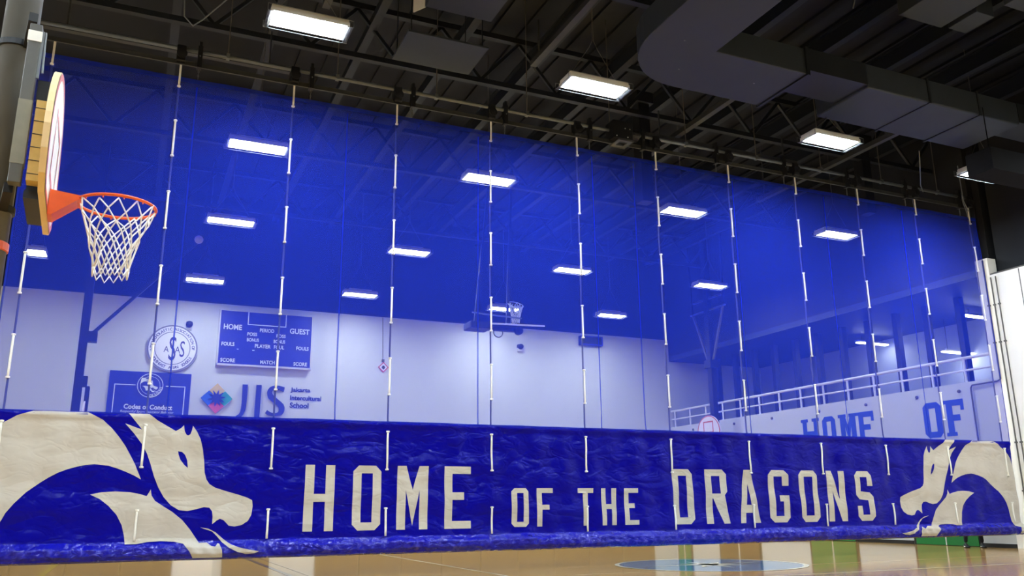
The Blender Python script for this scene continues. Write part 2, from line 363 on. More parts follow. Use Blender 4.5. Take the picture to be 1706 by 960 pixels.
# ------------------------------------------------------------------ curtain
D0, CX0, CX1, ZH, ZB, ZT = 15.0, -2.08, 20.5, .37, 2.63, 8.63
CORDS = [.165+2.01*k for k in range(-1, 11)]
sst = lambda a, b, t: 0 if t <= a else 1 if t >= b else (lambda q: q*q*(3-2*q))((t-a)/(b-a))
def cord_near(x):
    d = min(abs(x-c) for c in CORDS); return math.exp(-(d/.16)**2)
def surf(x, z):
    """Y of the hanging cloth: long soft folds above, tighter creases in the band, rolled hem at the foot"""
    a = .030*math.sin(2*pi*x/1.75+.8*math.sin(.7*x))+.018*math.sin(2*pi*x/.81+1.3+.25*z)
    a *= min(1, .25+(ZT-z)/1.6) if z > 7 else 1
    k = sst(2.9, 2.3, z) if False else 1-sst(2.3, 2.9, z)
    b = .010*math.sin(2*pi*x/.55+2.1*z)+.008*math.sin(2*pi*z/.62+.9*x)+.006*math.sin(9.1*x-5*z)+.014*math.sin(2*pi*x/2.01+.5)
    y = a*(1-k*.65)+b*k
    y -= .035*math.exp(-((z-2.57)/.05)**2)*(1-.5*cord_near(x))        # welded top edge of the band
    zt = .645+.012*math.sin(3.1*x)+.010*math.sin(7.3*x+1)-.03*cord_near(x)
    if z < zt:
        t = (zt-z)/(zt-ZH)
        y -= (.105+.02*math.sin(4.7*x)+.014*math.sin(13*x))*sst(0, .42, t)*(1-.45*sst(.7, 1, t))*(1-.45*cord_near(x))
        y += .010*math.sin(31*x+20*z)*sst(0, .3, t)*(1-sst(.7, 1, t))+.006*math.sin(57*x-33*z)*sst(0, .3, t)
    return D0+y
def sheet(x0, x1, nx, zs, off=0):
    mb = MB()
    for z in zs:
        for i in range(nx+1):
            x = x0+(x1-x0)*i/nx; mb.v.append((x, surf(x, z)+off, z))
    for j in range(len(zs)-1):
        for i in range(nx):
            a = j*(nx+1)+i; mb.f.append((a, a+1, a+nx+2, a+nx+1))
    return mb
cur = thing('divider_curtain', 'tall blue mesh curtain with opaque lettered vinyl band along its foot', 'curtain', (9.2, D0, ZH))
sheet(CX0, CX1, 240, [ZB-.03+(ZT-ZB+.03)*j/50 for j in range(51)]).build('mesh_panel', 'net_blue', cur, True)
zs = [ZH+.015*j for j in range(24)]; zs += [zs[-1]+(ZB-zs[-1])*(j+1)/44 for j in range(44)]
band = sheet(CX0, CX1, 640, zs[18:]).build('vinyl_band', 'vinyl', cur, True)
sheet(CX0, CX1, 900, zs[:19]).build('hem_roll', 'vinyl_hem', cur, True)
# underside of the hem roll
mb = MB(); n = 320
for i in range(n+1):
    x = CX0+(CX1-CX0)*i/n; mb.v += [(x, surf(x, ZH), ZH), (x, surf(x, ZH)+.05, ZH-.03), (x, D0+.09, ZH-.005), (x, D0+.1, .62)]
for i in range(n):
    for j in range(3): a = i*4+j; mb.f.append((a, a+1, a+5, a+4))
mb.build('hem_pocket', 'vinyl_hem', cur, True)
# top hem: doubled cloth strip with a pipe in it
mb = sheet(CX0, CX1, 200, [8.56, 8.59, 8.62, 8.645], -.012); mb.build('top_hem', 'net_seam', cur, True)
for x in (.47, 3.21, 5.92, 8.57, 9.62, 12.33, 15.12, 17.75):
    sheet(x-.014, x+.014, 1, [ZB+(8.5-ZB)*j/40 for j in range(41)], -.006).build('seam', 'net_seam', cur, True)
for x in (CX0, CX1-.03): sheet(x, x+.03, 1, [ZB+(8.6-ZB)*j/40 for j in range(41)], -.006).build('edge_tape', 'net_seam', cur, True)

# printed shapes follow the cloth
def printed(name, polys, mt='print', label=None):
    bm = bmesh.new()
    for loops in polys:
        mb = MB().poly(loops, lambda u, v, w_: (u, 0, v)); vv = [bm.verts.new(p) for p in mb.v]
        for f in mb.f:
            try: bm.faces.new([vv[i] for i in f])
            except ValueError: pass
    xs = [v.co.x for v in bm.verts]; zz = [v.co.z for v in bm.verts]
    def cut(axis, t):
        g = bm.verts[:]+bm.edges[:]+bm.faces[:]
        co = (t, 0, 0) if axis == 0 else (0, 0, t); no = (1, 0, 0) if axis == 0 else (0, 0, 1)
        bmesh.ops.bisect_plane(bm, geom=g, dist=1e-5, plane_co=co, plane_no=no)
    x = math.ceil(min(xs)/.04)*.04
    while x < max(xs): cut(0, x); x += .04
    z = min(zz)+.02
    while z < max(zz): cut(1, z); z += .02 if z < .72 else .07
    wp = wpos(band)
    for v in bm.verts: v.co.y = surf(v.co.x, v.co.z)-(.007 if v.co.z > .67 else .016); v.co -= wp
    bmesh.ops.recalc_face_normals(bm, faces=bm.faces)
    if sum(f.normal.y for f in bm.faces) > 0: bmesh.ops.reverse_faces(bm, faces=bm.faces)
    me = bpy.data.meshes.new(name); bm.to_mesh(me); bm.free()
    for p in me.polygons: p.use_smooth = True
    o = link(name, me, mt, band)
    if label: o['label'] = label
    return o

WING = [(-1.86,2.4),(-1.65,2.54),(-1.42,2.625),(-.696,2.625),(-.456,2.502),(-.32,2.38),(-.204,2.248),(-.1,2.11),(-.011,1.964),(.065,1.83),(.129,1.693),(.177,1.59),(.07,1.65),(-.05,1.705),(-.18,1.757),(-.31,1.797),(-.51,1.816),(-.63,1.805),(-.751,1.779),(-.88,1.738),(-1.006,1.684),(-1.12,1.615),(-1.226,1.539),(-1.396,1.397),(-1.538,1.232),(-1.635,1.093),(-1.69,.96),(-1.71,.80),(-1.715,.66),(-1.78,.56),(-1.94,.53),(-1.93,.38),(-2.05,.38),(-2.07,.6),(-2.07,2.0),(-2.01,2.2)]
HEAD = [(-.1,2.625),(.21,2.625),(.338,2.527),(.478,2.447),(.631,2.361),(.707,2.411),(.749,2.461),(.764,2.37),(.796,2.309),(.824,2.295),(.857,2.316),(.879,2.387),(.887,2.453),(.954,2.361),(1.018,2.235),(1.063,2.079),(1.099,1.897),(1.122,1.7),(1.158,1.589),(1.209,1.519),(1.295,1.464),(1.476,1.408),(1.673,1.352),(1.816,1.304),(1.902,1.261),(1.917,1.168),(1.904,1.029),(1.854,.932),(1.762,.869),(1.653,.846),(1.557,.862),(1.513,.909),(1.469,.951),(1.413,.971),(1.361,.944),(1.328,.912),(1.298,.89),(1.297,1.008),(1.282,1.09),(1.238,1.146),(1.156,1.157),(1.039,1.126),(.908,1.097),(.776,1.114),(.651,1.191),(.537,1.314),(.446,1.463),(.365,1.64),(.297,1.831),(.23,1.995),(.139,2.145),(.022,2.295),(-.078,2.403),(-.133,2.462),(-.016,2.419),(.123,2.372),(.059,2.449),(-.013,2.53),(-.071,2.598)]
EYE = [(.693,2.039),(.752,2.032),(.804,1.982),(.843,1.893),(.861,1.773),(.801,1.823),(.736,1.906),(.702,1.989)]
NECK = [(-.524,1.357),(-.368,1.391),(-.171,1.404),(.031,1.393),(.185,1.363),(.285,1.331),(.312,1.382),(.337,1.436),(.356,1.341),(.412,1.26),(.536,1.178),(.687,1.083),(.841,.959),(.971,.809),(1.06,.686),(1.12,.604),(1.239,.607),(1.31,.551),(1.364,.544),(1.401,.592),(1.428,.583),(1.467,.488),(1.483,.375),(1.04,.375),(.986,.474),(.884,.596),(.75,.628),(.55,.642),(.35,.632),(.2,.606),(.036,.604),(.014,.734),(-.034,.892),(-.124,1.051),(-.249,1.184),(-.383,1.29)]
BEARD = [(1.122,.841),(1.249,.818),(1.361,.761),(1.476,.664),(1.591,.579),(1.731,.521),(1.898,.482),(2.052,.453),(1.985,.425),(1.848,.417),(1.708,.454),(1.567,.526),(1.467,.609),(1.393,.693),(1.306,.776)]
DRAGON = [[WING], [HEAD, EYE], [NECK], [BEARD]]
printed('dragon_emblem', DRAGON, label='white dragon silhouette facing the lettering')
printed('dragon_emblem', [[[(18.42+.1*(x < 1.99)*0-x, z) for x, z in lp][::-1] for lp in pl] for pl in DRAGON], label='mirrored white dragon silhouette at the curtain end')

# block capitals: unit cell w x h, stroke s, corner cut c
def block(ch, x, z, w_, h, s, c):
    X, Z = x+w_, z+h; t = s*.86
    octo = [(x+c,z),(X-c,z),(X,z+c),(X,Z-c),(X-c,Z),(x+c,Z),(x,Z-c),(x,z+c)]
    if ch == 'H': return [[[(x,z),(x+s,z),(x+s,z+h/2-t/2),(X-s,z+h/2-t/2),(X-s,z),(X,z),(X,Z),(X-s,Z),(X-s,z+h/2+t/2),(x+s,z+h/2+t/2),(x+s,Z),(x,Z)]]]
    if ch == 'O': return [[octo, [(x+s,z+t),(x+s,Z-t),(X-s,Z-t),(X-s,z+t)]]]
    if ch == 'D': return [[[(x,z),(X-c,z),(X,z+c),(X,Z-c),(X-c,Z),(x,Z)], [(x+s,z+t),(x+s,Z-t),(X-s,Z-t),(X-s,z+t)]]]
    if ch == 'M': m_ = (x+X)/2; return [[[(x,z),(x+s,z),(x+s,z+h*.62),(m_,z+.06*h),(X-s,z+h*.62),(X-s,z),(X,z),(X,Z),(X-s*1.05,Z),(m_,z+.62*h),(x+s*1.05,Z),(x,Z)]]]
    if ch == 'E': q = z+h*.52; return [[[(x,z),(X,z),(X,z+t),(x+s,z+t),(x+s,q-t/2),(x+w_*.74,q-t/2),(x+w_*.74,q+t/2),(x+s,q+t/2),(x+s,Z-t),(X,Z-t),(X,Z),(x,Z)]]]
    if ch == 'F': q = z+h*.5; return [[[(x,z),(x+s,z),(x+s,q-t/2),(x+w_*.74,q-t/2),(x+w_*.74,q+t/2),(x+s,q+t/2),(x+s,Z-t),(X,Z-t),(X,Z),(x,Z)]]]
    if ch == 'T': m_ = (x+X)/2; return [[[(m_-s/2,z),(m_+s/2,z),(m_+s/2,Z-t),(X,Z-t),(X,Z),(x,Z),(x,Z-t),(m_-s/2,Z-t)]]]
    if ch == 'R': q = z+h*.46; return [[[(x,z),(x+s,z),(x+s,q),(x+s*1.15,q),(X-s*.95,z),(X+.02,z),(X-s*.55,q+.06*h),(X-.02,q+c+.04*h),(X-.02,Z-c),(X-c-.02,Z),(x,Z)], [(x+s,q+t*.75),(x+s,Z-t),(X-s-.02,Z-t),(X-s-.02,q+t*.75)]]]
    if ch == 'A': m_ = (x+X)/2; e = s*.62; return [[[(x,z),(x+s,z),(x+s*1.22,z+h*.19),(X-s*1.22,z+h*.19),(X-s,z),(X,z),(m_+e,Z),(m_-e,Z)], [(x+s*1.42,z+h*.34),(X-s*1.42,z+h*.34),(m_,z+h*.74)]]]
    if ch == 'G': q = z+h*.46; return [[[(x+c,z),(X-c,z),(X,z+c),(X,q+t*.45),(x+w_*.52,q+t*.45),(x+w_*.52,q-t*.5),(X-s,q-t*.5),(X-s,z+t),(x+s,z+t),(x+s,Z-t),(X-s,Z-t),(X-s,z+h*.7),(X,z+h*.7),(X,Z-c),(X-c,Z),(x+c,Z),(x,Z-c),(x,z+c)]]]
    if ch == 'N': return [[[(x,z),(x+s,z),(x+s,z+h*.6),(X-s,z),(X,z),(X,Z),(X-s,Z),(X-s,z+h*.42),(x+s*1.02,Z),(x,Z)]]]
    if ch == 'S': q = z+h*.5; return [[[(x+c,z),(X-c,z),(X,z+c),(X,q-.02*h),(X-c,q+t*.55),(x+s,q+t*.75),(x+s,Z-t),(X-s,Z-t),(X-s,z+h*.7),(X,z+h*.7),(X,Z-c),(X-c,Z),(x+c,Z),(x,Z-c),(x,q+.02*h),(x+c,q-t*.55),(X-s,q-t*.75),(X-s,z+t),(x+s,z+t),(x+s,z+h*.3),(x,z+h*.3),(x,z+c)]]]
for ch, x0, x1 in [('H',2.75,3.26),('O',3.58,4.09),('M',4.38,4.95),('E',5.26,5.78),('D',10.2,10.71),('R',11.0,11.56),('A',11.84,12.40),('G',12.67,13.2),('O',13.49,14.03),('N',14.32,14.84),('S',15.13,15.63)]:
    printed('letter', block(ch, x0, .745, x1-x0, 1.1, .155, .1))
for ch, x0, x1 in [('O',6.6,6.94),('F',7.12,7.46),('T',8.01,8.34),('H',8.52,8.86),('E',9.04,9.36)]:
    printed('letter', block(ch, x0, .755, x1-x0, .705, .105, .06))

# lift cords threaded in front of and behind the cloth through collars
Z0 = 8.45; STEP = .667
for c in CORDS:
    lv = [8.92]+[Z0-STEP*k for k in range(12)]+[.645]
    lv = [z for z in lv if z >= .64]
    cd_ = MB().tube([(c, (surf(c, z) if z <= 8.6 else D0)+.03, z) for z in [8.9-.2*j for j in range(42)]], .005, 5).build('lift_cord', 'rope_grey', cur)
    for k in range(len(lv)-1):
        a, b = lv[k], lv[k+1]; front = k % 2 == 0
        n = 5; dy = -.022 if front else .022
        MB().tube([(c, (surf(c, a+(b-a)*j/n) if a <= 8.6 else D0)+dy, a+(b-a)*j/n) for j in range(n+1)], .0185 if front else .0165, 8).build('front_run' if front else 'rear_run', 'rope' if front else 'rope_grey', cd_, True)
    for z in lv[1:-1]:
        y = surf(c, z)
        MB().lathe((c, y-.02, z), [(.018, .016), (.032, .012), (.032, -.012), (.018, -.016)], 10).build('collar', 'white', cd_)

# ------------------------------------------------------------------ curtain rigging
pu = thing('hanging_pipe', 'long grey steel pipe above the curtain, upper of the two', 'pipe', (9.2, D0, 9.18))
MB().tube([(-2.2, D0-.05, 9.18), (20.2, D0-.05, 9.18)], .038, 10).build('pipe', 'galv', pu, True)
pl_ = thing('curtain_batten', 'thin brown steel batten just above the curtain top, lower of two', 'pipe', (9.2, D0, 8.92))
MB().bar((-2.0, D0-.02, 8.92), (20.2, D0-.02, 8.92), .05, .075).bar((-2.0, D0-.05, 8.875), (20.2, D0-.05, 8.875), .02, .015).build('batten', 'dull', pl_)
CH = [.47+2.01*k for k in range(5)]+[9.86+2.01*k for k in range(6)]
for i, x in enumerate(CH):
    t = thing('pipe_clamp', f'black clamp with a short chain above the curtain, {ORD[i]} from the left', 'clamp', (x, D0, 8.64), 'clamps along the curtain pipes')
    MB().box(x-.04, x+.04, D0-.12, D0+.02, 8.84, 9.27).box(x-.025, x+.025, D0-.11, D0+.0, 9.27, 9.36).build('plate', 'steel_black', t)
    MB().lathe((x, D0-.125, 9.06), [(.008, 0), (.014, .006), (.014, .012), (.006, .016)], 8, 'y').build('bolt', 'galv', t)
    mb = MB()
    for k in range(5):
        z = 8.83-.04*k; a = Vector((.011, 0, 0)) if k % 2 else Vector((0, .011, 0))
        mb.tube([Vector((x, D0-.03, z))+a*math.cos(q)*1.0+Vector((0, 0, .026*math.sin(q))) for q in [2*pi*j/8 for j in range(8)]], .0055, 5, True)
    mb.build('chain', 'galv', t)
for i, c in enumerate(CORDS[1:]):
    t = thing('pulley_block', f'black pulley block over a white lift cord, {ORD[i]} from the left', 'pulley', (c, D0, 8.92), 'pulley blocks over the lift cords')
    bevel(MB().box(c-.09, c+.07, D0-.13, D0+.06, 8.9, 9.22).build('case', 'steel_black', t), .02)
    MB().lathe((c, D0-.14, 9.04), [(.03, -.01), (.09, 0), (.09, .02), (.03, .03)], 14, 'y').build('sheave', 'steel_black', t)
for k in range(10):
    x = .95+2.02*k
    t = thing('hanger_rod', f'thin grey rod dropping to the curtain pipe, {ORD[k]} from the left', 'rod', (x, D0-.05, 9.2), 'rods holding the curtain pipe')
    MB().tube([(x, D0-.05, 9.2), (x, D0-.05, ZC)], .011, 6).build('rod', 'conduit', t)
    MB().box(x-.03, x+.03, D0-.1, D0, 9.14, 9.24).build('hook', 'galv', t)
mo = thing('curtain_winch', 'black winch motor with pale square plate on the curtain pipe', 'winch', (9.3, D0, 8.8))
bevel(MB().box(9.0, 9.5, D0-.25, D0+.1, 8.92, 9.36).build('case', 'steel_black', mo), .02)
MB().lathe((9.62, D0-.08, 9.14), [(.12, -.1), (.14, -.08), (.14, .12), (.1, .14)], 16, 'x').build('drum', 'steel_black', mo)
MB().poly([[(9.02, D0-.42), (9.4, D0-.42), (9.4, D0-.02), (9.02, D0-.02)], [(9.12, D0-.3), (9.12, D0-.14), (9.3, D0-.14), (9.3, D0-.3)]], lambda u, v, w_: (u, v, 8.8+w_), .02).build('square_plate', 'galv', mo)
for a, b in ((9.08, 8.98), (9.3, 9.18), (9.42, 9.18), (9.36, 8.98)): MB().lathe((a, D0-.25, b), [(.005, 0), (.014, .004), (.014, .012), (.006, .016)], 8, 'y').build('bolt', 'white', mo)

# ------------------------------------------------------------------ high bay lights
LK = 7.6/7.2         # the lights hang at 8.7 m; plan positions were laid out for 8.3 m
def make_light():
    t = bpy.data.objects.new('high_bay_light', None); COL.objects.link(t); t.empty_display_size = .1
    h = MB().box(-.58, .58, -.21, .21, .0, .09).box(-.4, .4, -.1, .1, .09, .15).build('housing', 'housing', t); bevel(h, .015)
    MB().box(-.55, .55, -.21, .21, -.012, -.002).build('diffuser', 'lamp', t)
    MB().box(-.585, .585, .211, .225, -.03, .03).box(-.585, .585, -.225, -.211, -.03, .03).box(.551, .585, -.211, .211, -.03, .03).box(-.585, -.551, -.211, .211, -.03, .03).build('rim', 'housing', t)
    g = MB()
    for s in (-1, 1):
        for k in range(5): g.tube([(s*(.57+.015*k), -.25, -.06), (s*(.57+.015*k), .25, -.06)], .004, 4)
        g.tube([(s*.64, -.25, -.06), (s*.64, -.25, .05)], .004, 4); g.tube([(s*.64, .25, -.06), (s*.64, .25, .05)], .004, 4)
        g.tube([(-.64, s*.25, -.06), (.64, s*.25, -.06)], .005, 4); g.tube([(-.64, s*.25, .05), (.64, s*.25, .05)], .004, 4)
    g.build('wire_guard', 'galv', t)
    for s in (-1, 1):
        MB().tube([(s*.5, 0, .09), (s*.08, 0, .75), (s*.01, 0, .9), (s*.01, 0, (ZC-8.7)/LK-.01)], .006, 4).build('hanger', 'conduit', t)
    return t
LGT = make_light(); first = True
def place_light(x, y, label, z=8.7, group=None, short=0, low=False):
    global first
    o = LGT if first else copy_tree(LGT); first = False
    o.location = (x*LK, y*LK, z); o.scale = (LK, LK, LK); tag(o, label, 'light', group)
    if low: o.location = (x, y, 8.3); o.scale = (1, 1, 1.187)      # the row by the back wall hangs lower
    if short:                                   # hung from the underside of a duct
        for c in o.children:
            if c.name.startswith('hanger'):
                sx = 1 if max(v.co.x for v in c.data.vertices) > .3 else -1
                c.data = MB().tube([(sx*.5, 0, .09), (sx*.05, 0, short-.05), (sx*.03, 0, short)], .006, 4).mesh('hanger'); c.data.materials.append(MT['conduit'])
    return o
place_light(1.87, 11.8, 'large lit high bay light nearest, in front of the curtain at upper left')
place_light(6.88, 11.85, 'lit high bay light in front of the curtain, second from the left')
place_light(12.45, 12.0, 'lit high bay light in front of the curtain, third from the left', short=.51)
place_light(17.0, 12.05, 'lit high bay light in front of the curtain, rightmost and half hidden')
for r, (row, nm) in enumerate([([(1.78, 16.75), (6.8, 16.6), (12.15, 16.75), (17.15, 16.7)], 'highest row behind the curtain'),
                               ([(1.78, 21.8), (6.8, 22.65), (12.1, 22.65), (17.3, 22.6)], 'middle row behind the curtain'),
                               ([(-3.0, 26.7), (1.65, 28.1), (6.72, 28.15), (12.2, 28.3), (16.5, 27.8)], 'lowest row behind the curtain')]):
    for i, (x, y) in enumerate(row):
        n = ('leftmost', 'second from left', 'third from left', 'rightmost')[i-(len(row) > 4)]
        if x == -3.0: place_light(x, y, 'small square floodlight glowing behind the left edge of the curtain', low=True).scale = (.42, 1.5, 1.187)
        else: place_light(x, y, f'lit high bay light in the {nm}, {n}', low=r == 2)
for x in (-8.3, -3.2, 1.9, 7.0, 12.2, 17.1):
    for y in (-4, .2, 4.4, 8.6) if not 2 < x < 13 else (-4, .2, 4.4): place_light(x, y, 'unseen lit high bay light over the near half of the hall', group='lights over the near half', short=1.6 if (x, y) == (17.1, 8.6) else 0)  # row nearest the curtain added out of view to brighten right wall and band
for x, y in ((-8.3, 11.8), (-8.3, 16.7), (-8.3, 22.4), (-8.3, 28)):
    place_light(x, y, 'lit high bay light over the left side of the hall', group='lights over the left side')

# ------------------------------------------------------------------ roof steel
for k in range(-3, 5):
    x = 13.8+1.97*k
    t = thing('roof_joist', f'dark steel joist across the roof, {ORD[k+7]} from the left', 'joist', (x, 14, 11.2), 'joists across the roof')
    MB().box(x-.09, x+.09, 3, YB-.1, 11.2, 11.24).build('bottom_flange', 'steel', t)
    MB().box(x-.012, x+.012, 3, YB-.1, 11.24, 11.6).build('web', 'steel', t)
    MB().box(x-.09, x+.09, 3, YB-.1, 11.6, 11.64).build('top_flange', 'steel', t)
for k in range(4):
    x = .01+1.97*k
    t = thing('roof_joist', f'dark steel joist across the roof, {ORD[k]} from the left', 'joist', (x, 14, 11.2), 'joists across the roof')
    MB().box(x-.09, x+.09, 3, YB-.1, 11.2, 11.24).build('bottom_flange', 'steel', t)
    MB().box(x-.012, x+.012, 3, YB-.1, 11.24, 11.6).build('web', 'steel', t)
for y, zb, lb in ((12.4, 10.6, 'dark steel roof truss nearest the viewer'), (16.3, 10.45, 'dark steel roof truss just beyond the curtain'), (22.0, 10.45, 'dark steel roof truss in the middle of the far half'), (27.2, 10.45, 'dark steel roof truss nearest the back wall')):
    t = thing('roof_truss', lb, 'truss', (4, y, zb))
    xe = 10.4 if y < 13 else XR+.3
    MB().box(-6, xe, y-.07, y+.07, zb, zb+.12).build('bottom_chord', 'steel', t)
    MB().box(-6, xe, y-.07, y+.07, 11.65, 11.78).build('top_chord', 'steel', t)
    n = 14
    for i in range(n):
        x0 = -6+i*(xe+6)/n; x1 = x0+(xe+6)/n; xm = (x0+x1)/2
        MB().bar((x0, y, 11.66), (xm, y, zb+.1), .07).build('web', 'steel', t); MB().bar((xm, y, zb+.1), (x1, y, 11.66), .07).build('web', 'steel', t)
for i, (x0, y0, z0, x1, y1, z1) in enumerate([(7.1, 8, 10.3, 7.1, 14.8, 10.3), (2.6, 9.5, 10.4, 2.6, 14.5, 10.4), (11.5, 13, 9.9, 11.5, 18, 9.9), (16.1, 12.9, 9.75, 16.1, 18.5, 9.75)]):
    t = MB().bar((x0, y0, z0), (x1, y1, z1), .14, .12).bar((x0, y0+.3, z0), (x0, y0+.3, 11.2), .03).bar((x1, y1-.3, z1), (x1, y1-.3, 11.2), .03).build('cross_beam', 'dull')
    tag(t, 'brown steel cross beam '+('between the two left front lights', 'left of the leftmost front light', 'behind the duct elbow', 'behind the rightmost front light')[i], 'beam', 'brown cross beams')
for i, (x0, x1, z) in enumerate([(10.6, 15.2, 9.75), (-2.2, 2.2, 9.65)]):
    t = MB().bar((x0, 15.9, z), (x1, 15.9, z), .12, .1).bar((x0+.4, 15.9, z), (x0+.4, 15.9, 10.46), .03).bar((x1-.4, 15.9, z), (x1-.4, 15.9, 10.46), .03).build('cross_beam', 'dull')
    tag(t, ('brown steel beam above the curtain behind the ducts', 'brown steel beam above the curtain at upper left')[i], 'beam')
# ducts
dt = thing('elbow_duct', 'big dark air duct with a rounded elbow under the roof', 'duct', (8.4, 11, 9.2))
R0 = 1.45; out = [(7.72, 4.5), (7.72, 11.2)]
cx, cy = 9.17, 11.25
out += [(cx-1.45*math.cos(a), cy+1.5*math.sin(a)) for a in [pi/2*j/10 for j in range(11)]]
out += [(11.3, 12.75), (11.3, 11.3), (9.17, 11.3), (9.17, 4.5)]
bevel(MB().poly([out], lambda u, v, w_: (u, v, 9.75-w_), .55).build('trunk', 'duct', dt), .03)
MB().poly([out], lambda u, v, w_: (u, v, 9.75+w_*.01), .01).build('lid', 'duct', dt)
MB().box(11.3, 11.36, 11.26, 12.79, 9.17, 9.78).build('flange', 'steel', dt)
for x, y in ((8.4, 11.2), (8.9, 12.1), (10.6, 12.0)): MB().lathe((x, y, 9.2), [(.012, -.012), (.018, 0)], 8).build('rivet', 'galv', dt)
d2 = thing('straight_duct', 'long dark air duct along the roof beyond the elbow', 'duct', (15, 12, 9.25))
bevel(MB().box(12.9, 17.4, 11.3, 12.75, 9.24, 9.78).build('trunk', 'duct', d2), .03)
for x in (14.6, 16.1): MB().box(x, x+.05, 11.28, 12.78, 9.22, 9.8).build('flange', 'steel', d2)
MB().box(11.36, 12.9, 11.3, 12.2, 9.3, 9.78).build('reducer', 'steel', d2); MB().box(17.4, 20.5, 11.3, 12.0, 9.3, 9.78).build('reducer', 'steel', d2)
d4 = thing('air_diffuser', 'dark air outlet with a flat baffle plate under it', 'duct', (4.8, 13, 9.8))
bevel(MB().box(4.25, 5.6, 10.5, 13.5, 10.2, 10.8).build('trunk', 'duct', d4), .02)
bevel(MB().box(4.02, 5.65, 13.75, 14.88, 9.78, 9.82).build('baffle_plate', 'duct', d4), .005)
MB().add([(4.25, 13.5, 10.2), (4.1, 13.75, 10.2), (4.1, 13.75, 10.8), (4.25, 13.5, 10.8), (4.27, 13.51, 10.2), (4.12, 13.76, 10.2), (4.12, 13.76, 10.8), (4.27, 13.51, 10.8)], [(0,1,2,3),(7,6,5,4),(0,4,5,1),(2,6,7,3),(1,5,6,2),(0,3,7,4)]).build('end_flap', 'housing', d4)
for x, y in ((4.1, 13.85), (5.55, 13.85), (4.1, 14.8), (5.55, 14.8)): MB().bar((x, y, 9.82), (x, y, 11.2), .02).build('hanger', 'steel', d4)
for i, (x0, x1, y0, y1, z) in enumerate([(13.0, 14.15, 9.2, 10.45, 10.4), (14.3, 14.8, 9.75, 10.4, 10.4), (14.6, 18.0, 7.3, 9.4, 10.4), (15.85, 19.2, 11.0, 11.6, 7.85)]):
    t = bevel(MB().box(x0, x1, y0, y1, z, z+.5).bar((x0+.1, y0+.1, z+.4), (x0+.1, y0+.1, 11.2 if z > 9 else 9.3), .02).bar((x1-.1, y1-.1, z+.4), (x1-.1, y1-.1, 11.2 if z > 9 else 9.3), .02).build('duct_box', 'duct' if z > 9 else 'matte_duct'), .02)
    tag(t, ('dark square duct box among the roof joists', 'small dark duct box beside the larger one', 'wide dark duct box at the upper right corner', 'low dark duct box half hiding the rightmost light')[i], 'duct')
for i, (x, y, z0) in enumerate([(10.95, 16.6, 8.3), (18.1, 16.4, 8.9)]):
    t = bevel(MB().box(x-.16, x+.16, y-.16, y+.16, z0, 11.2).box(x-.24, x+.24, y-.24, y+.24, 10.9, 11.2).build('drop_post', 'steel_black'), .01)
    tag(t, ('black square post dropping from the roof behind the winch', 'black square post dropping from the roof near the right end')[i], 'post')
cb = MB().tube([(.2, 14.6, 10.6), (.1, 14.7, 10.2), (.14, 14.8, 9.75), (.3, 14.82, 9.6), (.45, 14.8, 9.75), (.9, 14.7, 10.3), (1.4, 14.6, 10.9)], .014, 6).build('loose_cable', 'galv')
tag(cb, 'grey cable looping in a V over the curtain at upper left', 'cable')
cb = MB().tube([(16.6, 13.3, 9.3), (16.8, 13.5, 9.0), (17.6, 14.2, 8.9), (18.4, 14.8, 9.05)], .014, 6).build('loose_cable', 'galv'); tag(cb, 'pale cable sagging between beams near the right end', 'cable')
cb = MB().tube([(10.9, 9.6, 10.2), (11.0, 9.65, 9.9), (10.95, 9.7, 9.6)], .012, 6).build('loose_cable', 'galv'); tag(cb, 'short pale cable dangling beside the duct elbow', 'cable')
cb = MB().tube([(19.6, 14.6, 9.9), (19.75, 14.7, 9.3), (19.9, 14.8, 9.0), (20.1, 14.85, 8.75)], .013, 6).tube([(19.75, 14.7, 9.3), (19.8, 14.75, 8.95), (20.0, 14.8, 8.5)], .01, 6).build('loose_cable', 'galv'); tag(cb, 'tangled pale cables hanging at the right end of the curtain', 'cable')

# ------------------------------------------------------------------ basketball hoops
def fan(wd=1.37, hgt=.99):
    """outline of a fan backboard, u across, v up from its foot"""
    a = wd/2; pts = [(-a*.66, 0), (a*.66, 0), (a*.86, hgt*.08), (a*.97, hgt*.22), (a, hgt*.38)]
    pts += [(a*math.cos(t), hgt*.38+hgt*.62*math.sin(t)) for t in [pi*j/24 for j in range(1, 24)]]
    pts += [(-a, hgt*.38), (-a*.97, hgt*.22), (-a*.86, hgt*.08)]
    return pts
def inset(pts, k, c): return [(c[0]+(u-c[0])*k, c[1]+(v-c[1])*k) for u, v in pts]
def net_mb(c, r, h, r_low, n=12, rows=6, rad=.006, axis=None):
    """diamond knotted net hanging from a ring"""
    mb = MB(); c = Vector(c)
    def P(i, j):
        t = j/rows; rr = r+(r_low-r)*(1-(1-t)**1.6); a = 2*pi*(i+.5*(j % 2))/n
        wob = 1+.05*math.sin(3*i+j*2.1)
        return c+Vector((rr*wob*math.cos(a), rr*wob*math.sin(a), -h*t-.012*math.sin(5*i+j)))
    for i in range(n):
        for sgn in (0, 1):
            pts = []; idx = i
            for j in range(rows+1):
                pts.append(P(idx, j))
                if sgn == 0: idx = idx+1 if j % 2 == 1 else idx
                else: idx = idx if j % 2 == 1 else idx-1
            mb.tube(pts, rad, 5)
        a = P(i, rows); b = P(i+1, rows); mb.tube([a, (a+b)/2+Vector((0, 0, -.05)), b], rad, 5)
    return mb
